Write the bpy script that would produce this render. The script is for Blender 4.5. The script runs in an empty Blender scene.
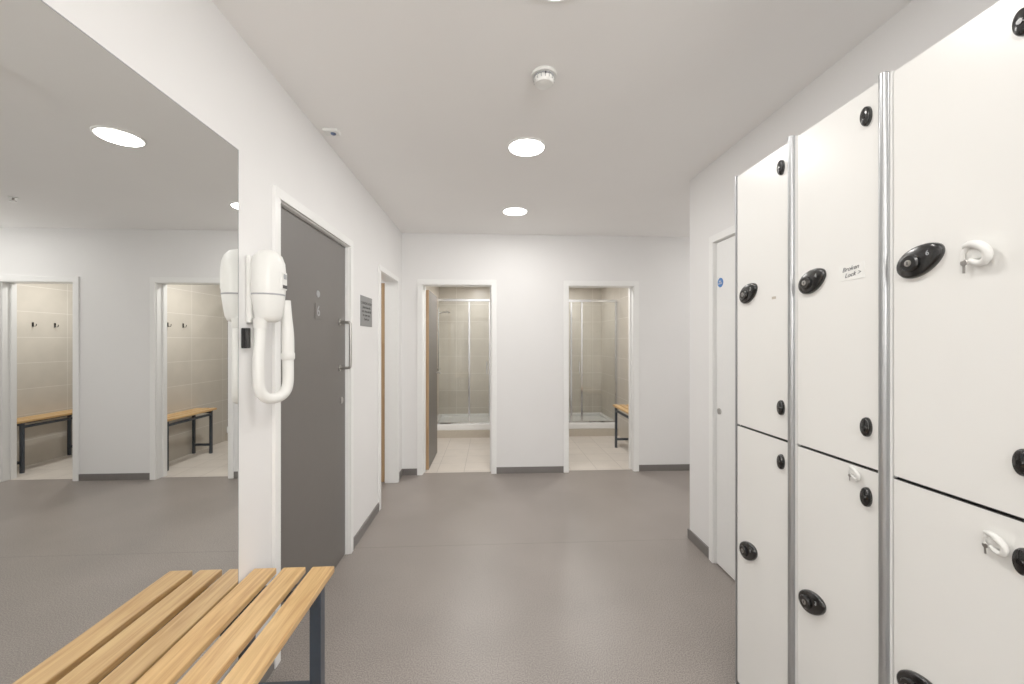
import bpy, bmesh, math
from mathutils import Vector, Matrix
S=bpy.context.scene
COL=S.collection
H=1.445; CEIL=2.63; XL=-0.967; YF=4.40; XR=1.46; YC=2.87

# ---------------- materials ----------------
def nt(m):
    m.use_nodes=True
    return m.node_tree, m.node_tree.nodes['Principled BSDF']
def lin(c):
    r=[]
    for v in c:
        v=v/255
        r.append(v/12.92 if v<=.04045 else ((v+.055)/1.055)**2.4)
    return (*r,1)
def mat(name,c,rough=.5,metal=0,noise=0.03,nscale=40,bump=0.0,bscale=200,spec=.5,emit=None,es=0,stretch=(1,1,1)):
    m=bpy.data.materials.new(name); t,b=nt(m); N=t.nodes; L=t.links
    col=lin(c)
    tc=N.new('ShaderNodeTexCoord'); mp=N.new('ShaderNodeMapping'); mp.inputs['Scale'].default_value=stretch
    L.new(tc.outputs['Object'],mp.inputs['Vector'])
    n=N.new('ShaderNodeTexNoise'); n.inputs['Scale'].default_value=nscale; n.inputs['Detail'].default_value=4
    L.new(mp.outputs['Vector'],n.inputs['Vector'])
    cr=N.new('ShaderNodeValToRGB')
    cr.color_ramp.elements[0].position=.3; cr.color_ramp.elements[1].position=.7
    cr.color_ramp.elements[0].color=tuple(v*(1-noise) for v in col[:3])+(1,)
    cr.color_ramp.elements[1].color=tuple(min(1,v*(1+noise)) for v in col[:3])+(1,)
    L.new(n.outputs['Fac'],cr.inputs['Fac']); L.new(cr.outputs['Color'],b.inputs['Base Color'])
    b.inputs['Roughness'].default_value=rough; b.inputs['Metallic'].default_value=metal
    b.inputs['Specular IOR Level'].default_value=spec
    if bump:
        n2=N.new('ShaderNodeTexNoise'); n2.inputs['Scale'].default_value=bscale
        L.new(tc.outputs['Object'],n2.inputs['Vector'])
        bp=N.new('ShaderNodeBump'); bp.inputs['Strength'].default_value=bump; bp.inputs['Distance'].default_value=.002
        L.new(n2.outputs['Fac'],bp.inputs['Height']); L.new(bp.outputs['Normal'],b.inputs['Normal'])
    if emit:
        b.inputs['Emission Color'].default_value=(*emit,1); b.inputs['Emission Strength'].default_value=es
    return m
M={}
M['wall']=mat('paint_wall',(237,236,235),.6,noise=.01,nscale=3,bump=.08,bscale=300,spec=.3)
M['ceil']=mat('paint_ceiling',(248,246,244),.8,noise=.01,nscale=2,spec=.2)
M['frame']=mat('paint_frame_white',(245,245,243),.3,noise=.01)
M['base']=mat('skirting_grey',(104,100,97),.5,noise=.03)
M['greydoor']=mat('door_laminate_grey',(90,86,82),.45,noise=.02,nscale=15)
M['locker']=mat('locker_laminate_cream',(237,236,232),.28,noise=.008,nscale=6)
M['core']=mat('laminate_core_dark',(40,38,37),.5)
M['alu']=mat('anodised_aluminium',(170,172,174),.32,metal=.9,noise=.04,nscale=30,stretch=(8,8,.3))
M['chrome']=mat('chrome',(215,217,220),.12,metal=1,noise=.01)
M['steel']=mat('brushed_steel',(175,172,168),.3,metal=1,noise=.04)
M['black']=mat('black_plastic',(8,8,9),.2,noise=.05)
M['white']=mat('white_plastic',(232,232,228),.3,noise=.008)
M['paper']=mat('paper_sticker',(238,238,234),.6,noise=.02)
M['lgrey']=mat('light_grey_plastic',(150,152,154),.4)
M['legs']=mat('powder_coat_slate',(44,52,62),.4,noise=.03)
M['sign']=mat('sign_grey',(128,130,132),.35,metal=.3)
M['dark']=mat('ink_dark',(30,30,32),.5)
M['pen']=mat('pen_ink',(70,70,78),.6)
M['blue']=mat('sign_blue',(30,110,190),.4)
M['bluedk']=mat('sensor_blue',(50,70,110),.3)
M['tray']=mat('shower_tray_white',(238,238,236),.25,noise=.01)
M['kerb']=mat('kerb_beige',(184,174,158),.4,noise=.04)
M['glow']=mat('lamp_diffuser',(255,250,240),.5,emit=(1,.97,.92),es=12)

def oak(name,c1,c2,axis):
    m=bpy.data.materials.new(name); t,b=nt(m); N=t.nodes; L=t.links
    tc=N.new('ShaderNodeTexCoord'); mp=N.new('ShaderNodeMapping')
    s=[22,22,22]; s[axis]=1.3; mp.inputs['Scale'].default_value=s
    L.new(tc.outputs['Object'],mp.inputs['Vector'])
    n=N.new('ShaderNodeTexNoise'); n.inputs['Scale'].default_value=2.6; n.inputs['Detail'].default_value=7; n.inputs['Distortion'].default_value=1.0
    L.new(mp.outputs['Vector'],n.inputs['Vector'])
    cr=N.new('ShaderNodeValToRGB'); cr.color_ramp.elements[0].position=.33; cr.color_ramp.elements[1].position=.64
    cr.color_ramp.elements[0].color=lin(c1); cr.color_ramp.elements[1].color=lin(c2)
    L.new(n.outputs['Fac'],cr.inputs['Fac']); L.new(cr.outputs['Color'],b.inputs['Base Color'])
    b.inputs['Roughness'].default_value=.36
    return m
M['oak']=oak('oak_varnished',(184,138,82),(220,178,118),1)
M['oakz']=oak('oak_veneer',(150,114,76),(176,142,102),2)

# vinyl floor
m=bpy.data.materials.new('vinyl_floor_speckled'); t,b=nt(m); N=t.nodes; L=t.links
tc=N.new('ShaderNodeTexCoord')
n=N.new('ShaderNodeTexNoise'); n.inputs['Scale'].default_value=190; n.inputs['Detail'].default_value=2; L.new(tc.outputs['Object'],n.inputs['Vector'])
n2=N.new('ShaderNodeTexNoise'); n2.inputs['Scale'].default_value=2.2; n2.inputs['Detail'].default_value=5; L.new(tc.outputs['Object'],n2.inputs['Vector'])
cr=N.new('ShaderNodeValToRGB'); e=cr.color_ramp.elements; e[0].position=.34; e[1].position=.66
e[0].color=lin((101,93,88)); e[1].color=lin((151,142,135))
L.new(n.outputs['Fac'],cr.inputs['Fac'])
mr=N.new('ShaderNodeMapRange'); mr.inputs[1].default_value=.3; mr.inputs[2].default_value=.7; mr.inputs[3].default_value=.91; mr.inputs[4].default_value=1.08
L.new(n2.outputs['Fac'],mr.inputs[0])
sx=N.new('ShaderNodeSeparateXYZ'); L.new(tc.outputs['Object'],sx.inputs[0])
def mth(op,a,bv):
    q=N.new('ShaderNodeMath'); q.operation=op
    if hasattr(a,'links'): L.new(a,q.inputs[0])
    else: q.inputs[0].default_value=a
    if bv is not None:
        if hasattr(bv,'links'): L.new(bv,q.inputs[1])
        else: q.inputs[1].default_value=bv
    return q.outputs[0]
s1=mth('LESS_THAN',mth('ABSOLUTE',mth('SUBTRACT',sx.outputs[1],2.86),None),.004)
dk=mth('SUBTRACT',1.0,mth('MULTIPLY',s1,.25))
f=mth('MULTIPLY',mr.outputs[0],dk)
vm=N.new('ShaderNodeVectorMath'); vm.operation='SCALE'; L.new(cr.outputs['Color'],vm.inputs[0]); L.new(f,vm.inputs['Scale'])
L.new(vm.outputs[0],b.inputs['Base Color']); b.inputs['Roughness'].default_value=.38; b.inputs['Specular IOR Level'].default_value=.4
bp=N.new('ShaderNodeBump'); bp.inputs['Strength'].default_value=.08; bp.inputs['Distance'].default_value=.001
L.new(n.outputs['Fac'],bp.inputs['Height']); L.new(bp.outputs['Normal'],b.inputs['Normal'])
M['vinyl']=m

def tile(name,c,grout,u,v,w,h,rough=.35):
    m=bpy.data.materials.new(name); t,b=nt(m); N=t.nodes; L=t.links
    tc=N.new('ShaderNodeTexCoord'); sx=N.new('ShaderNodeSeparateXYZ'); cb=N.new('ShaderNodeCombineXYZ')
    L.new(tc.outputs['Object'],sx.inputs[0]); L.new(sx.outputs[u],cb.inputs[0]); L.new(sx.outputs[v],cb.inputs[1])
    br=N.new('ShaderNodeTexBrick'); L.new(cb.outputs[0],br.inputs['Vector'])
    br.offset=0; br.inputs['Scale'].default_value=1; br.inputs['Brick Width'].default_value=w; br.inputs['Row Height'].default_value=h
    br.inputs['Mortar Size'].default_value=.003; br.inputs['Mortar Smooth'].default_value=.1
    c0=lin(c); br.inputs['Color1'].default_value=c0; br.inputs['Color2'].default_value=tuple(v*.94 for v in c0[:3])+(1,)
    br.inputs['Mortar'].default_value=lin(grout)
    n=N.new('ShaderNodeTexNoise'); n.inputs['Scale'].default_value=6; n.inputs['Detail'].default_value=6; L.new(tc.outputs['Object'],n.inputs['Vector'])
    mr=N.new('ShaderNodeMapRange'); mr.inputs[3].default_value=.88; mr.inputs[4].default_value=1.1; L.new(n.outputs['Fac'],mr.inputs[0])
    vm=N.new('ShaderNodeVectorMath'); vm.operation='SCALE'; L.new(br.outputs['Color'],vm.inputs[0]); L.new(mr.outputs[0],vm.inputs['Scale'])
    L.new(vm.outputs[0],b.inputs['Base Color']); b.inputs['Roughness'].default_value=rough
    return m
M['tileX']=tile('tile_beige_x',(203,195,182),(228,223,214),0,2,.6,.3)
M['tileY']=tile('tile_beige_y',(203,195,182),(228,223,214),1,2,.6,.3)
M['tileF']=tile('tile_floor_beige',(216,206,195),(172,163,153),0,1,.3,.3,.3)
m=bpy.data.materials.new('mirror_silver'); t,b=nt(m)
b.inputs['Metallic'].default_value=1; b.inputs['Roughness'].default_value=0.0; b.inputs['Base Color'].default_value=(.80,.81,.80,1)
M['mirror']=m
m=bpy.data.materials.new('shower_glass'); t,b=nt(m); N=t.nodes; L=t.links
tr=N.new('ShaderNodeBsdfTransparent'); tr.inputs[0].default_value=(.965,.975,.968,1)
gl=N.new('ShaderNodeBsdfGlossy'); gl.inputs['Roughness'].default_value=.02
fr=N.new('ShaderNodeFresnel'); fr.inputs[0].default_value=1.45
mx=N.new('ShaderNodeMixShader'); L.new(fr.outputs[0],mx.inputs[0]); L.new(tr.outputs[0],mx.inputs[1]); L.new(gl.outputs[0],mx.inputs[2])
L.new(mx.outputs[0],N['Material Output'].inputs['Surface'])
M['glass']=m

# ---------------- helpers ----------------
def empty(name,loc):
    e=bpy.data.objects.new(name,None); e.location=loc; e.empty_display_size=.1; COL.objects.link(e); return e
def attach(o,p):
    if p is not None:
        o.parent=p; o.matrix_parent_inverse=Matrix.Translation(-Vector(p.location))
def mesh_obj(name,bm,mt,parent=None,smooth=False,bevel=0):
    me=bpy.data.meshes.new(name); bmesh.ops.recalc_face_normals(bm,faces=bm.faces); bm.to_mesh(me); bm.free()
    o=bpy.data.objects.new(name,me); COL.objects.link(o)
    me.materials.append(M[mt] if isinstance(mt,str) else mt)
    if smooth:
        for p in me.polygons: p.use_smooth=True
    if bevel:
        md=o.modifiers.new('bevel','BEVEL'); md.width=bevel; md.segments=3; md.limit_method='ANGLE'
    attach(o,parent); return o
def addbox(bm,x0,x1,y0,y1,z0,z1):
    x0,x1=sorted((x0,x1)); y0,y1=sorted((y0,y1)); z0,z1=sorted((z0,z1))
    v=[bm.verts.new(p) for p in [(x0,y0,z0),(x1,y0,z0),(x1,y1,z0),(x0,y1,z0),(x0,y0,z1),(x1,y0,z1),(x1,y1,z1),(x0,y1,z1)]]
    for f in [(0,3,2,1),(4,5,6,7),(0,1,5,4),(1,2,6,5),(2,3,7,6),(3,0,4,7)]: bm.faces.new([v[i] for i in f])
def boxes(name,lst,mt,parent=None,bevel=0):
    bm=bmesh.new()
    for b_ in lst: addbox(bm,*b_)
    return mesh_obj(name,bm,mt,parent,bevel=bevel)
def lathe(name,prof,c,mt,parent=None,axis='Z',seg=40,sx=1,sy=1):
    bm=bmesh.new(); rings=[]
    for r,h in prof:
        ring=[]
        for i in range(seg):
            a=2*math.pi*i/seg; p,q=r*math.cos(a)*sx,r*math.sin(a)*sy
            if axis=='Z': co=(c[0]+p,c[1]+q,c[2]+h)
            elif axis=='X': co=(c[0]+h,c[1]+p,c[2]+q)
            else: co=(c[0]+p,c[1]+h,c[2]+q)
            ring.append(bm.verts.new(co))
        rings.append(ring)
    for a,b2 in zip(rings,rings[1:]):
        for i in range(seg): bm.faces.new([a[i],a[(i+1)%seg],b2[(i+1)%seg],b2[i]])
    bm.faces.new(rings[0][::-1]); bm.faces.new(rings[-1])
    o=mesh_obj(name,bm,mt,parent,smooth=True)
    md=o.modifiers.new('es','EDGE_SPLIT'); md.split_angle=math.radians(40)
    return o
def tube(name,pts,r,mt,parent=None,radii=None):
    cu=bpy.data.curves.new(name,'CURVE'); cu.dimensions='3D'; cu.bevel_depth=r; cu.bevel_resolution=6; cu.resolution_u=14; cu.use_fill_caps=True
    sp=cu.splines.new('NURBS'); sp.points.add(len(pts)-1)
    for i,p in enumerate(pts):
        sp.points[i].co=(*p,1); sp.points[i].radius=radii[i] if radii else 1
    sp.use_endpoint_u=True; sp.order_u=3
    o=bpy.data.objects.new(name,cu); COL.objects.link(o); cu.materials.append(M[mt])
    attach(o,parent); return o
def text(name,s,loc,size,rotz,mt,parent,align='CENTER',tilt=0,shear=0):
    cu=bpy.data.curves.new(name,'FONT'); cu.body=s; cu.size=size; cu.align_x=align; cu.align_y='CENTER'; cu.extrude=.0003; cu.shear=shear
    o=bpy.data.objects.new(name,cu); COL.objects.link(o); cu.materials.append(M[mt])
    o.location=loc
    o.rotation_euler=(Matrix.Rotation(rotz,3,'Z')@Matrix.Rotation(math.pi/2,3,'X')@Matrix.Rotation(tilt,3,'Z')).to_euler()
    attach(o,parent); return o

# ---------------- shell ----------------
TH=.12
boxes('floor',[(-2.5,4.4,-2.7,4.46,-.1,0)],'vinyl')
boxes('floor_tiled',[(-1.1,4.4,4.46,7.1,-.1,0.0)],'tileF')
boxes('ceiling',[(-2.5,4.4,-2.7,4.52,CEIL,CEIL+.1)],'ceil')
boxes('ceiling_showers',[(-1.1,4.4,4.52,7.1,2.4,2.5)],'ceil')
D1=(1.87,2.775,2.09); D2=(3.53,4.16,2.06)
def wall_y(name,x0,x1,y0,y1,ops,mt='wall',top=CEIL):
    l=[]; y=y0
    for a,b_,t_ in ops:
        a-=.02; b_+=.02; t_+=.02
        l.append((x0,x1,y,a,0,top)); l.append((x0,x1,a,b_,t_,top)); y=b_
    l.append((x0,x1,y,y1,0,top))
    return boxes(name,l,mt)
def wall_x(name,y0,y1,x0,x1,ops,mt='wall',top=CEIL):
    l=[]; x=x0
    for a,b_,t_ in ops:
        a-=.02; b_+=.02; t_+=.02
        l.append((x,a,y0,y1,0,top)); l.append((a,b_,y0,y1,t_,top)); x=b_
    l.append((x,x1,y0,y1,0,top))
    return boxes(name,l,mt)
wall_y('wall_left',XL-TH,XL,-2.6,YF,[D1,D2])
O1=(-.74,0.0,2.065); O2=(.863,1.590,2.065); O3=(2.42,3.12,2.065)
wall_x('wall_far',YF,YF+TH,-2.5,4.4,[O1,O2,O3])
D3=(1.74,2.535,2.09)
wall_y('wall_right',XR,XR+TH,-2.6,YC,[D3])
wall_x('wall_corridor_side',YC-TH,YC,XR+TH,4.3,[])
wall_y('wall_corridor_end',4.3,4.4,YC-TH,YF,[])
wall_x('wall_back',-2.7,-2.6,XL-TH,XR+TH,[])
boxes('wall_side_room',[(-2.5,-2.4,3.1,YF,0,CEIL),(-2.4,XL-TH,3.1,3.2,0,CEIL)],'wall')
RX=[(-.90,.45),(.62,1.955),(2.12,3.48)]
boxes('wall_shower_rear',[(-1.1,4.4,7.0,7.1,0,2.4)],'tileX')
boxes('wall_shower_partition',[(-1.1,RX[0][0],4.52,7,0,2.4),(RX[0][1],RX[1][0],4.52,7,0,2.4),(RX[1][1],RX[2][0],4.52,7,0,2.4),(RX[2][1],RX[2][1]+.1,4.52,7,0,2.4)],'tileY')

def frame_far(name,o,y0=YF,y1=YF+TH,dy=-.016,w=.06):
    a,b_,t_=o
    boxes(name,[(a-.02,a,y0,y1,0,t_),(b_,b_+.02,y0,y1,0,t_),(a-.02,b_+.02,y0,y1,t_,t_+.02),
      (a-w,a-.005,y0+dy,y0,0,t_+.005),(b_+.005,b_+w,y0+dy,y0,0,t_+.005),(a-w,b_+w,y0+dy,y0,t_+.005,t_+w),
      (a,a+.012,y0+.07,y1,0,t_),(b_-.012,b_,y0+.07,y1,0,t_)],'frame',bevel=.002)
for i,o in enumerate([O1,O2,O3]): frame_far('trim_%d'%(i+1),o)
def frame_side(name,o,x0,x1,face,w=.05):
    a,b_,t_=o
    fx0,fx1=(face,face+.016) if face==max(x0,x1) else (face-.016,face)
    boxes(name,[(x0,x1,a-.02,a,0,t_),(x0,x1,b_,b_+.02,0,t_),(x0,x1,a-.02,b_+.02,t_,t_+.02),
      (fx0,fx1,a-w,a-.004,0,t_+.004),(fx0,fx1,b_+.004,b_+w,0,t_+.004),(fx0,fx1,a-w,b_+w,t_+.004,t_+w)],'frame',bevel=.002)
frame_side('trim_4',D1,XL-TH,XL,XL)
frame_side('trim_5',D2,XL-TH,XL,XL)
frame_side('trim_6',D3,XR,XR+TH,XR)
bh=.07
boxes('baseboard_far',[(XL,O1[0]-.06,YF-.012,YF,0,bh),(O1[1]+.06,O2[0]-.06,YF-.012,YF,0,bh),(O2[1]+.06,O3[0]-.06,YF-.012,YF,0,bh),(O3[1]+.06,4.3,YF-.012,YF,0,bh)],'base',bevel=.002)
boxes('baseboard_left',[(XL,XL+.012,D1[1]+.05,D2[0]-.05,0,bh),(XL,XL+.012,-2.6,D1[0]-.05,0,bh),(XL,XL+.012,D2[1]+.05,YF-.012,0,bh)],'base',bevel=.002)
boxes('baseboard_right',[(XR-.012,XR,D3[1]+.05,YC,0,bh),(XR-.012,XR,-2.6,-.32,0,bh),(XR-.012,4.3,YC,YC+.012,0,bh)],'base',bevel=.002)

# ---------------- doors ----------------
d=empty('door_1',(XL-.05,2.32,0))
lx=XL-.022
boxes('leaf',[(lx-.044,lx,D1[0]+.003,D1[1]-.003,.008,D1[2]-.003)],'greydoor',d,bevel=.002)
boxes('lipping',[(lx-.043,lx+.0008,D1[1]-.010,D1[1]-.003,.01,D1[2]-.004)],'lgrey',d)
hy=2.67
tube('pull_handle',[(lx,hy,1.575),(lx+.05,hy,1.575),(lx+.068,hy,1.572),(lx+.07,hy,1.55),(lx+.07,hy,1.42),(lx+.07,hy,1.30),(lx+.068,hy,1.278),(lx+.05,hy,1.275),(lx,hy,1.275)],.0095,'steel',d)
lathe('handle_rose_top',[(.02,0),(.02,.006)],(lx,hy,1.575),'steel',d,'X')
lathe('handle_rose_bottom',[(.02,0),(.02,.006)],(lx,hy,1.275),'steel',d,'X')
lathe('key_escutcheon',[(.022,0),(.022,.005),(.015,.008)],(lx,2.70,1.06),'steel',d,'X')
lathe('indicator_disc',[(.02,0),(.018,.004)],(lx,2.345,1.72),'lgrey',d,'X')
boxes('pictogram_plate',[(lx,lx+.003,2.305,2.385,1.575,1.665)],'greydoor',d,bevel=.001)
text('pictogram','6',(lx+.0035,2.345,1.62),.085,math.pi/2,'lgrey',d)
d=empty('door_2',(XL-.5,4.19,0))
boxes('leaf',[(XL-TH-.62,XL-TH-.004,4.17,4.214,.008,2.05)],'oakz',d,bevel=.002)
tube('lever',[(XL-TH-.55,4.17,1.05),(XL-TH-.55,4.12,1.05),(XL-TH-.53,4.115,1.05),(XL-TH-.44,4.115,1.05)],.009,'steel',d)
d=empty('door_3',(XR+.04,2.13,0))
rx=XR+.006
boxes('leaf',[(rx,rx+.044,D3[0]+.003,D3[1]-.003,.008,D3[2]-.003)],'frame',d,bevel=.002)
lathe('blue_notice',[(.03,0),(.03,-.002)],(rx,2.485,1.825),'blue',d,'X')
text('notice_text','FIRE\nDOOR',(rx-.003,2.485,1.825),.014,-math.pi/2,'white',d)
lathe('budget_lock',[(.02,0),(.019,-.007),(.010,-.009)],(rx,2.495,1.0),'steel',d,'X')
boxes('hinge',[(rx-.003,rx,1.745,1.765,1.75,1.85),(rx-.003,rx,1.745,1.765,.2,.3)],'steel',d)
for i,o in enumerate([O1,O2,O3]):
    x0=o[0]-.004 if i==0 else o[0]-.045
    d=empty('door_%d'%(4+i),(x0,4.9,0))
    boxes('leaf',[(x0+.001,x0+.045,4.545,5.24,.01,2.03)],'greydoor',d)
    boxes('edge_lipping',[(x0,x0+.046,4.535,4.545,.01,2.03),(x0,x0+.046,5.24,5.25,.01,2.03)],'oakz',d)
    boxes('hinges',[(x0-.004,x0,4.53,4.60,z,z+.09) for z in (.2,1.0,1.8)],'steel',d)
    tube('lever',[(x0+.045,5.19,1.05),(x0+.09,5.19,1.05),(x0+.10,5.18,1.05),(x0+.10,5.09,1.05)],.009,'steel',d)

# ---------------- mirror ----------------
d=empty('wall_mirror',(XL,.6,1.2))
boxes('mirror_glass',[(XL+.001,XL+.006,-.6,1.575,.30,2.175)],'mirror',d)
boxes('mirror_edge',[(XL+.001,XL+.0066,1.575,1.5775,.30,2.176),(XL+.001,XL+.0066,-.6,1.5775,2.175,2.1775)],'lgrey',d)

# ---------------- benches ----------------
def bench(x0,x1,y0,y1,z,legs,n=3,gap=.026,name='slatted_bench',t=.03,front_rail=True):
    d=empty(name,((x0+x1)/2,(y0+y1)/2,0))
    w=(x1-x0-gap*(n-1))/n
    for i in range(n):
        a=x0+i*(w+gap)
        boxes('slat_%d'%(i+1),[(a,a+w,y0,y1,z-.026,z)],'oak',d,bevel=.005)
    zt=z-.026
    for k,y in enumerate(legs):
        boxes('leg_frame_%d'%(k+1),[(x1-.008-t,x1-.008,y-t/2,y+t/2,0,zt),(x0+.008,x0+.008+t,y-t/2,y+t/2,0,zt),
            (x0+.008+t,x1-.008-t,y-t/2,y+t/2,zt-t,zt),(x0+.008+t,x1-.008-t,y-t/2,y+t/2,.10,.13)],'legs',d,bevel=.003)
    xm=(x0+x1)/2
    if front_rail:
        boxes('side_rail',[(x0+.01,x0+.03,a+t/2,b_-t/2,zt-t-.03,zt-.03) for a,b_ in zip(legs,legs[1:])],'legs',d,bevel=.002)
    boxes('centre_rail',[(xm-.015,xm+.015,a+t/2,b_-t/2,zt-.03,zt-.001) for a,b_ in zip(legs,legs[1:])],'legs',d,bevel=.002)
bench(XL+.010,-.638,-.15,1.672,.53,(0.0,.78,1.575),t=.042,front_rail=False)
for (a,b_) in [(0,RX[0][1])]+RX[1:]:
    bench(b_-.27,b_-.01,4.60,5.47,.58,(4.68,5.39))
for (a,b_) in RX:
    for y in (5.01,5.25):
        d=empty('coat_hook',(b_-.02,y,1.65))
        boxes('hook_plate',[(b_-.007,b_-.001,y-.010,y+.010,1.625,1.68)],'black',d,bevel=.002)
        tube('hook_arm',[(b_-.005,y,1.635),(b_-.035,y,1.63),(b_-.042,y,1.64),(b_-.042,y,1.66)],.004,'black',d)

# ---------------- shower enclosures ----------------
def shower(a,b_,vx):
    d=empty('shower_enclosure',((a+b_)/2,6.5,0))
    Y=6.10
    boxes('kerb',[(a+.001,b_-.001,Y-.04,6.999,0,.11)],'kerb',d)
    boxes('tray_rim',[(a+.001,b_-.001,Y-.02,Y+.06,.11,.20),(a+.001,b_-.001,6.93,6.999,.11,.20),(a+.001,a+.06,Y+.06,6.93,.11,.20),(b_-.06,b_-.001,Y+.06,6.93,.11,.20)],'tray',d,bevel=.01)
    boxes('tray_floor',[(a+.06,b_-.06,Y+.06,6.93,.11,.15)],'tray',d)
    boxes('top_rail',[(a+.001,b_-.001,Y-.005,Y+.045,2.06,2.10)],'chrome',d,bevel=.004)
    boxes('bottom_rail',[(a+.001,b_-.001,Y,Y+.04,.20,.22)],'chrome',d,bevel=.003)
    boxes('wall_profiles',[(a+.001,a+.03,Y,Y+.04,.22,2.06),(b_-.03,b_-.001,Y,Y+.04,.22,2.06)],'chrome',d,bevel=.003)
    boxes('door_stiles',[(x-.014,x+.014,Y+.002,Y+.018,.22,2.06) for x in vx],'chrome',d,bevel=.003)
    boxes('glass_fixed',[(a+.03,vx[0]-.014,Y+.024,Y+.030,.22,2.06),(vx[-1]+.014,b_-.03,Y+.024,Y+.030,.22,2.06)],'glass',d)
    boxes('glass_door',[(vx[0]+.014,vx[-1]-.014,Y+.008,Y+.014,.22,2.06)],'glass',d)
    boxes('door_handle',[(vx[-1]-.05,vx[-1]-.035,Y-.03,Y-.015,.95,1.15),(vx[-1]-.05,vx[-1]-.035,Y-.015,Y+.008,.96,.975),(vx[-1]-.05,vx[-1]-.035,Y-.015,Y+.008,1.125,1.14)],'chrome',d,bevel=.003)
    cx=a; cy=6.55
    e=empty('shower_riser',(cx+.04,cy,1.1))
    tube('riser_rail',[(cx+.045,cy,1.0),(cx+.045,cy,1.4),(cx+.045,cy,2.0)],.010,'chrome',e)
    boxes('rail_brackets',[(cx+.001,cx+.05,cy-.012,cy+.012,1.04,1.065),(cx+.001,cx+.05,cy-.012,cy+.012,1.95,1.975)],'chrome',e,bevel=.003)
    tube('shower_arm',[(cx+.045,cy,1.9),(cx+.10,cy,1.93),(cx+.18,cy,1.94)],.010,'chrome',e)
    lathe('shower_head',[(.012,.02),(.045,0),(.048,-.015)],(cx+.19,cy,1.93),'chrome',e)
    lathe('mixer_bar',[(.022,-.13),(.022,.13)],(cx+.05,cy,1.0),'chrome',e,'Y')
shower(RX[0][0],RX[0][1],(-.33,-.02))
shower(RX[1][0],RX[1][1],(1.235,1.40))
shower(RX[2][0],RX[2][1],(2.7,3.0))

# ---------------- hair dryer ----------------
hx,hyy=-.904,1.676
d=empty('wall_hair_dryer',(hx,hyy,1.2))
boxes('wall_plate',[(XL,XL+.020,hyy-.050,hyy+.050,1.52,1.79)],'white',d,bevel=.008)
lathe('body',[(r*.95,h) for r,h in [(.030,1.525),(.044,1.532),(.052,1.55),(.058,1.59),(.0625,1.62),(.0655,1.66),(.066,1.73),(.063,1.765),(.053,1.793),(.036,1.811),(.014,1.8185),(.002,1.819)]],(hx,hyy,0),'white',d)
lathe('seam_ring',[(.0600,1.632),(.0618,1.634),(.0621,1.637),(.0615,1.639)],(hx,hyy,0),'lgrey',d)
boxes('control_panel',[(hx+.040,hx+.0650,hyy-.022,hyy+.022,1.655,1.73)],'white',d,bevel=.006)
boxes('switch',[(hx+.0650,hx+.0685,hyy-.010,hyy+.010,1.70,1.72)],'lgrey',d,bevel=.002)
boxes('brand_label',[(hx+.0650,hx+.0660,hyy-.016,hyy+.016,1.662,1.676)],'dark',d)
tube('hose',[(-.920,1.654,1.56),(-.921,1.644,1.45),(-.923,1.638,1.33),(-.921,1.640,1.255),(-.908,1.660,1.218),(-.890,1.696,1.210),(-.868,1.728,1.226),(-.859,1.744,1.262),(-.859,1.744,1.33),(-.860,1.744,1.40)],.0215,'white',d)
tube('nozzle',[(-.860,1.744,1.38),(-.860,1.744,1.44),(-.862,1.743,1.50),(-.865,1.742,1.56),(-.867,1.742,1.62)],.0245,'white',d,radii=[.97,1.0,.95,.8,.72])
lathe('hose_collar',[(.0235,1.37),(.0262,1.375),(.0262,1.395),(.0245,1.40)],(-.860,1.744,0),'white',d)
lathe('hose_cuff',[(.024,1.50),(.0265,1.505),(.0265,1.53),(.030,1.54)],(-.920,1.650,0),'white',d)
boxes('nozzle_holder',[(-.910,-.868,1.722,1.762,1.585,1.60)],'white',d,bevel=.003)
boxes('cable_outlet',[(XL,XL+.022,1.600,1.630,1.42,1.50)],'black',d,bevel=.004)

# ---------------- wall sign ----------------
d=empty('wall_notice_sign',(XL,3.14,1.67))
boxes('plate',[(XL,XL+.004,3.015,3.30,1.565,1.795)],'sign',d,bevel=.001)
text('sign_lines','CHANGING ROOM\nplease leave this\narea clean and tidy\nfor other users\nthank you',(XL+.0045,3.157,1.68),.030,math.pi/2,'dark',d)

# ---------------- lockers ----------------
FX=1.0
posts=[1.583,1.2755,.9625,.648,.334,.02,-.294]
def egg(name,cy,cz,L_,W,tilt,mt,parent,k=.22,thick=.012):
    bm=bmesh.new(); seg=36; rings=[]
    for sc,dp in ((1,0),(1,.45),(.95,.8),(.84,1),):
        ring=[]
        for i in range(seg):
            a=2*math.pi*i/seg
            s=L_*math.cos(a)*sc; q=W*math.sin(a)*(1-k*math.cos(a))*sc
            s2=s*math.cos(tilt)-q*math.sin(tilt); q2=s*math.sin(tilt)+q*math.cos(tilt)
            ring.append(bm.verts.new((FX-dp*thick,cy-s2,cz+q2)))
        rings.append(ring)
    for a,b2 in zip(rings,rings[1:]):
        for i in range(seg): bm.faces.new([a[i],a[(i+1)%seg],b2[(i+1)%seg],b2[i]])
    bm.faces.new(rings[0]); bm.faces.new(rings[-1])
    return mesh_obj(name,bm,mt,parent,smooth=True)
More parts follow.
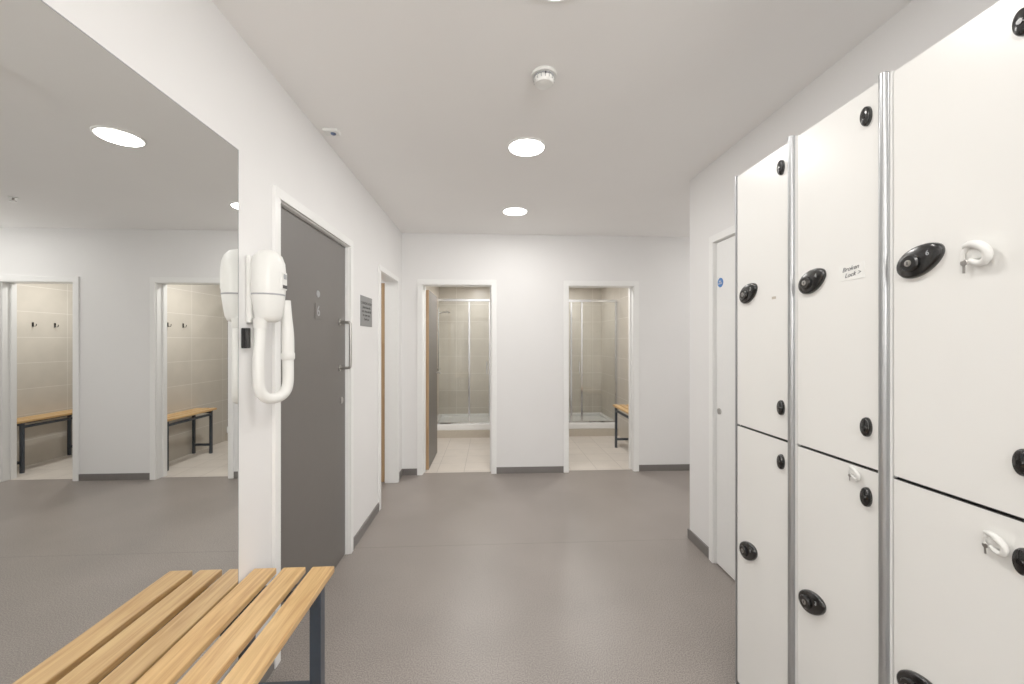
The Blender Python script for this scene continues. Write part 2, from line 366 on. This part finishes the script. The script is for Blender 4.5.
for k in range(6):
    yb,ya=posts[k],posts[k+1]
    d=empty('double_tier_locker',(1.23,(ya+yb)/2,0))
    p=.0165
    y0,y1=ya+p,yb-p
    if k==0: y1=yb-.006
    boxes('carcass',[(FX+.016,XR-.001,ya+.006,yb-.006,.062,2.105)],'core',d)
    boxes('plinth',[(FX+.04,XR-.001,ya,yb,0,.06)],'base',d)
    for j,(z0,z1) in enumerate(((.068,1.106),(1.112,2.118))):
        boxes('door_core_%d'%j,[(FX+.0025,FX+.014,y0+.0005,y1-.0005,z0,z1)],'core',d)
        boxes('door_panel_%d'%j,[(FX,FX+.0025,y0+.002,y1-.002,z0+.0015,z1-.0015)],'locker',d)
        zl=.635 if j==0 else 1.635
        cy=yb-.0165-.066
        egg('lock_plate_%d'%j,cy,zl,.053,.034,math.radians(24),'black',d,k=.12)
        ky=cy+.012; kz=zl-.005
        lathe('lock_knob_%d'%j,[(.020,0),(.020,-.006),(.017,-.009)],(FX-.011,ky,kz),'black',d,'X')
        lathe('lock_ring_%d'%j,[(.0075,-.0088),(.0075,-.0098),(.006,-.0101)],(FX-.011,ky,kz),'steel',d,'X')
        boxes('key_slot_%d'%j,[(FX-.0223,FX-.0210,ky-.0012,ky+.0012,kz-.004,kz+.004)],'dark',d)
        text('number_%d'%j,str(k*2+1+j),(FX-.0128,cy-.024,zl+.012),.016,-math.pi/2,'lgrey',d)
        for q,zh in enumerate((z1-.073,z0+.107)):
            egg('hinge_%d%d'%(j,q),y0+.0335,zh,.014,.026,0,'black',d,k=0,thick=.011)
            lathe('hinge_pin_%d%d'%(j,q),[(.006,0),(.005,-.002)],(FX-.011,y0+.0335,zh),'black',d,'X',seg=16)
    if k==0:
        boxes('adhesive_mark',[(FX-.0008,FX,1.355,1.375,1.597,1.606)],'kerb',d)
    if k==1:
        boxes('sticker',[(FX-.0010,FX,1.020,1.100,1.618,1.662)],'paper',d)
        text('handwriting','Broken\n  Lock >',(FX-.0014,1.062,1.641),.0175,-math.pi/2,'pen',d,tilt=.10,shear=.4)
for i,y in enumerate(posts):
    d=empty('locker_edge_post',(FX,y,0))
    if i==0:
        boxes('post_profile',[(FX-.003,FX+.014,y-.004,y+.004,.0,2.122)],'alu',d,bevel=.001)
        continue
    boxes('post_profile',[(FX+.001,FX+.014,y-.0150,y+.014,.0,2.122)],'frame',d)
    boxes('post_channel',[(FX-.003,FX+.001,y-.009,y+.0135,.0,2.124)],'alu',d,bevel=.001)
    lathe('post_nose',[(.0105,0.0),(.0105,2.126)],(FX-.003,y+.003,0),'alu',d,seg=24)
# keys on small folded white wrist tags
def tagkey(y,z,s=1.0):
    e=empty('key_with_wrist_tag',(FX,y,z))
    x=FX-.0005
    lathe('slot_boss',[(.015*s,0),(.015*s,-.004),(.012*s,-.008),(.006*s,-.010)],(x,y+.004*s,z+.006*s),'white',e,'X',seg=24)
    tube('tag_loop',[(x-.006*s,y+.018*s,z+.020*s),(x-.012*s,y+.004*s,z+.024*s),(x-.015*s,y-.014*s,z+.016*s),(x-.014*s,y-.024*s,z+.002*s),(x-.011*s,y-.018*s,z-.014*s),(x-.009*s,y-.002*s,z-.016*s),(x-.009*s,y+.008*s,z-.006*s)],.0058*s,'white',e,radii=[1,1.2,1.3,1.2,1.1,1,.8])
    tube('tag_tail',[(x-.008*s,y+.010*s,z+.018*s),(x-.009*s,y+.022*s,z+.010*s),(x-.007*s,y+.020*s,z-.006*s)],.004*s,'white',e)
    boxes('tag_fold',[(x-.010*s,x-.004*s,y-.018*s,y+.006*s,z-.006*s,z+.016*s)],'white',e,bevel=.002*s)
    lathe('key_ring',[(.0055*s,-.001),(.0065*s,0),(.0055*s,.001)],(x-.009*s,y+.018*s,z-.010*s),'steel',e,'X',seg=20)
    boxes('key_blade',[(x-.0095*s,x-.008*s,y+.016*s,y+.020*s,z-.030*s,z-.014*s)],'steel',e)
tagkey(.768,1.622,1.1)
tagkey(1.045,1.083,.75)
tagkey(.738,1.045,.85)

# ---------------- ceiling items ----------------
LP=[(.215,1.262),(.215,2.42),(.217,3.61),(.215,.10),(.215,-1.1),(2.95,3.65)]
PW=[10,11,11,9,9,8]
def downlight(x,y,z=CEIL,r=.106,power=14,tmp=(1,.968,.925)):
    d=empty('recessed_downlight',(x,y,z))
    lathe('bezel',[(r+.012,0),(r+.012,-.004),(r+.006,-.008),(r,-.008),(r,0)],(x,y,z),'frame',d)
    lathe('diffuser',[(r-.001,-.001),(r-.001,-.009)],(x,y,z),'glow',d)
    l=bpy.data.lights.new('lamp','AREA'); l.shape='DISK'; l.size=2*r-.02; l.energy=power; l.color=tmp
    o=bpy.data.objects.new('lamp',l); COL.objects.link(o); o.location=(x,y,z-.012); attach(o,d)
for (x,y),p_ in zip(LP,PW): downlight(x,y,power=p_)
for (a,b_) in RX:
    downlight((a+b_)/2,5.02,2.4,r=.07,power=21,tmp=(1,.97,.92))
    downlight((a+b_)/2,6.45,2.4,r=.05,power=8,tmp=(1,.97,.92))
downlight(-1.75,3.8,CEIL,r=.08,power=6)
def fill_light(x,y,z,axis,dirv,power,w=.7):  # added fill light in an invented wall fitting, brightens the ceiling
    d=empty('unseen_fill_light',(x,y,z))
    if axis=='Y':
        boxes('trough',[(x-w/2,x+w/2,y-.07,y+.07,z-.05,z-.03),(x-w/2,x+w/2,y+.06,y+.07,z-.03,z+.02),(x-w/2,x+w/2,y-.07,y-.06,z-.03,z+.02),(x-w/2,x-w/2+.01,y-.06,y+.06,z-.03,z+.02),(x+w/2-.01,x+w/2,y-.06,y+.06,z-.03,z+.02)],'frame',d)
    else:
        boxes('trough',[(x-.07,x+.07,y-w/2,y+w/2,z-.05,z-.03),(x-.07,x-.06,y-w/2,y+w/2,z-.03,z+.02),(x+.06,x+.07,y-w/2,y+w/2,z-.03,z+.02),(x-.06,x+.06,y-w/2,y-w/2+.01,z-.03,z+.02),(x-.06,x+.06,y+w/2-.01,y+w/2,z-.03,z+.02)],'frame',d)
    l=bpy.data.lights.new('lamp','AREA'); l.shape='RECTANGLE'; l.energy=power; l.color=(1,.975,.94)
    l.size=w-.04 if axis=='Y' else .1; l.size_y=.1 if axis=='Y' else w-.04
    o=bpy.data.objects.new('lamp',l); COL.objects.link(o); o.location=(x,y,z+.03)
    o.rotation_euler=dirv; attach(o,d)
fill_light(.88,-2.53,1.75,'Y',(math.radians(180-28),0,0),95)  # unseen fill on the back wall, added to lift ceiling brightness
fill_light(4.23,3.65,1.75,'X',(math.radians(180),math.radians(0),0),14)  # second added fill, out of view on the corridor end wall
d=empty('smoke_detector',(.234,1.76,CEIL))
lathe('base',[(.056,0),(.057,-.006),(.055,-.014)],(.234,1.76,CEIL),'white',d)
lathe('neck',[(.046,-.014),(.046,-.020)],(.234,1.76,CEIL),'lgrey',d)
lathe('chamber',[(.042,-.020),(.046,-.024),(.046,-.032),(.038,-.046),(.02,-.050),(.003,-.051)],(.234,1.76,CEIL),'white',d)
boxes('vanes',[(.234+.0445*math.cos(a)-.002,.234+.0445*math.cos(a)+.002,1.76+.0445*math.sin(a)-.002,1.76+.0445*math.sin(a)+.002,CEIL-.036,CEIL-.022) for a in [i*math.pi/8 for i in range(16)]],'lgrey',d)
boxes('led',[(.232,.238,1.71,1.716,CEIL-.026,CEIL-.018)],'dark',d)
d=empty('ceiling_sensor',(-.88,2.28,CEIL))
boxes('housing',[(-.930,-.850,2.255,2.315,CEIL-.020,CEIL)],'white',d,bevel=.006)
lathe('lens',[(.015,-.020),(.013,-.025),(.008,-.028)],(-.88,2.285,CEIL),'bluedk',d)
d=empty('sprinkler_head',(1.98,3.48,CEIL))
lathe('rose',[(.03,0),(.028,-.008)],(1.98,3.48,CEIL),'white',d)
lathe('nozzle',[(.008,-.008),(.008,-.03),(.02,-.031),(.02,-.034)],(1.98,3.48,CEIL),'steel',d)

# ---------------- world, camera ----------------
w=bpy.data.worlds.new('world'); S.world=w; w.use_nodes=True
w.node_tree.nodes['Background'].inputs[0].default_value=(.8,.85,.9,1); w.node_tree.nodes['Background'].inputs[1].default_value=.3
S.view_settings.view_transform='Standard'; S.view_settings.look='None'; S.view_settings.exposure=-.31; S.view_settings.gamma=1.3
cam=bpy.data.cameras.new('camera'); co=bpy.data.objects.new('camera',cam); COL.objects.link(co)
cam.sensor_width=36; cam.lens=400/1024*36; cam.clip_start=.02
co.location=(0,0,H); co.rotation_euler=(math.pi/2,0,-math.atan(.0525))
S.camera=co
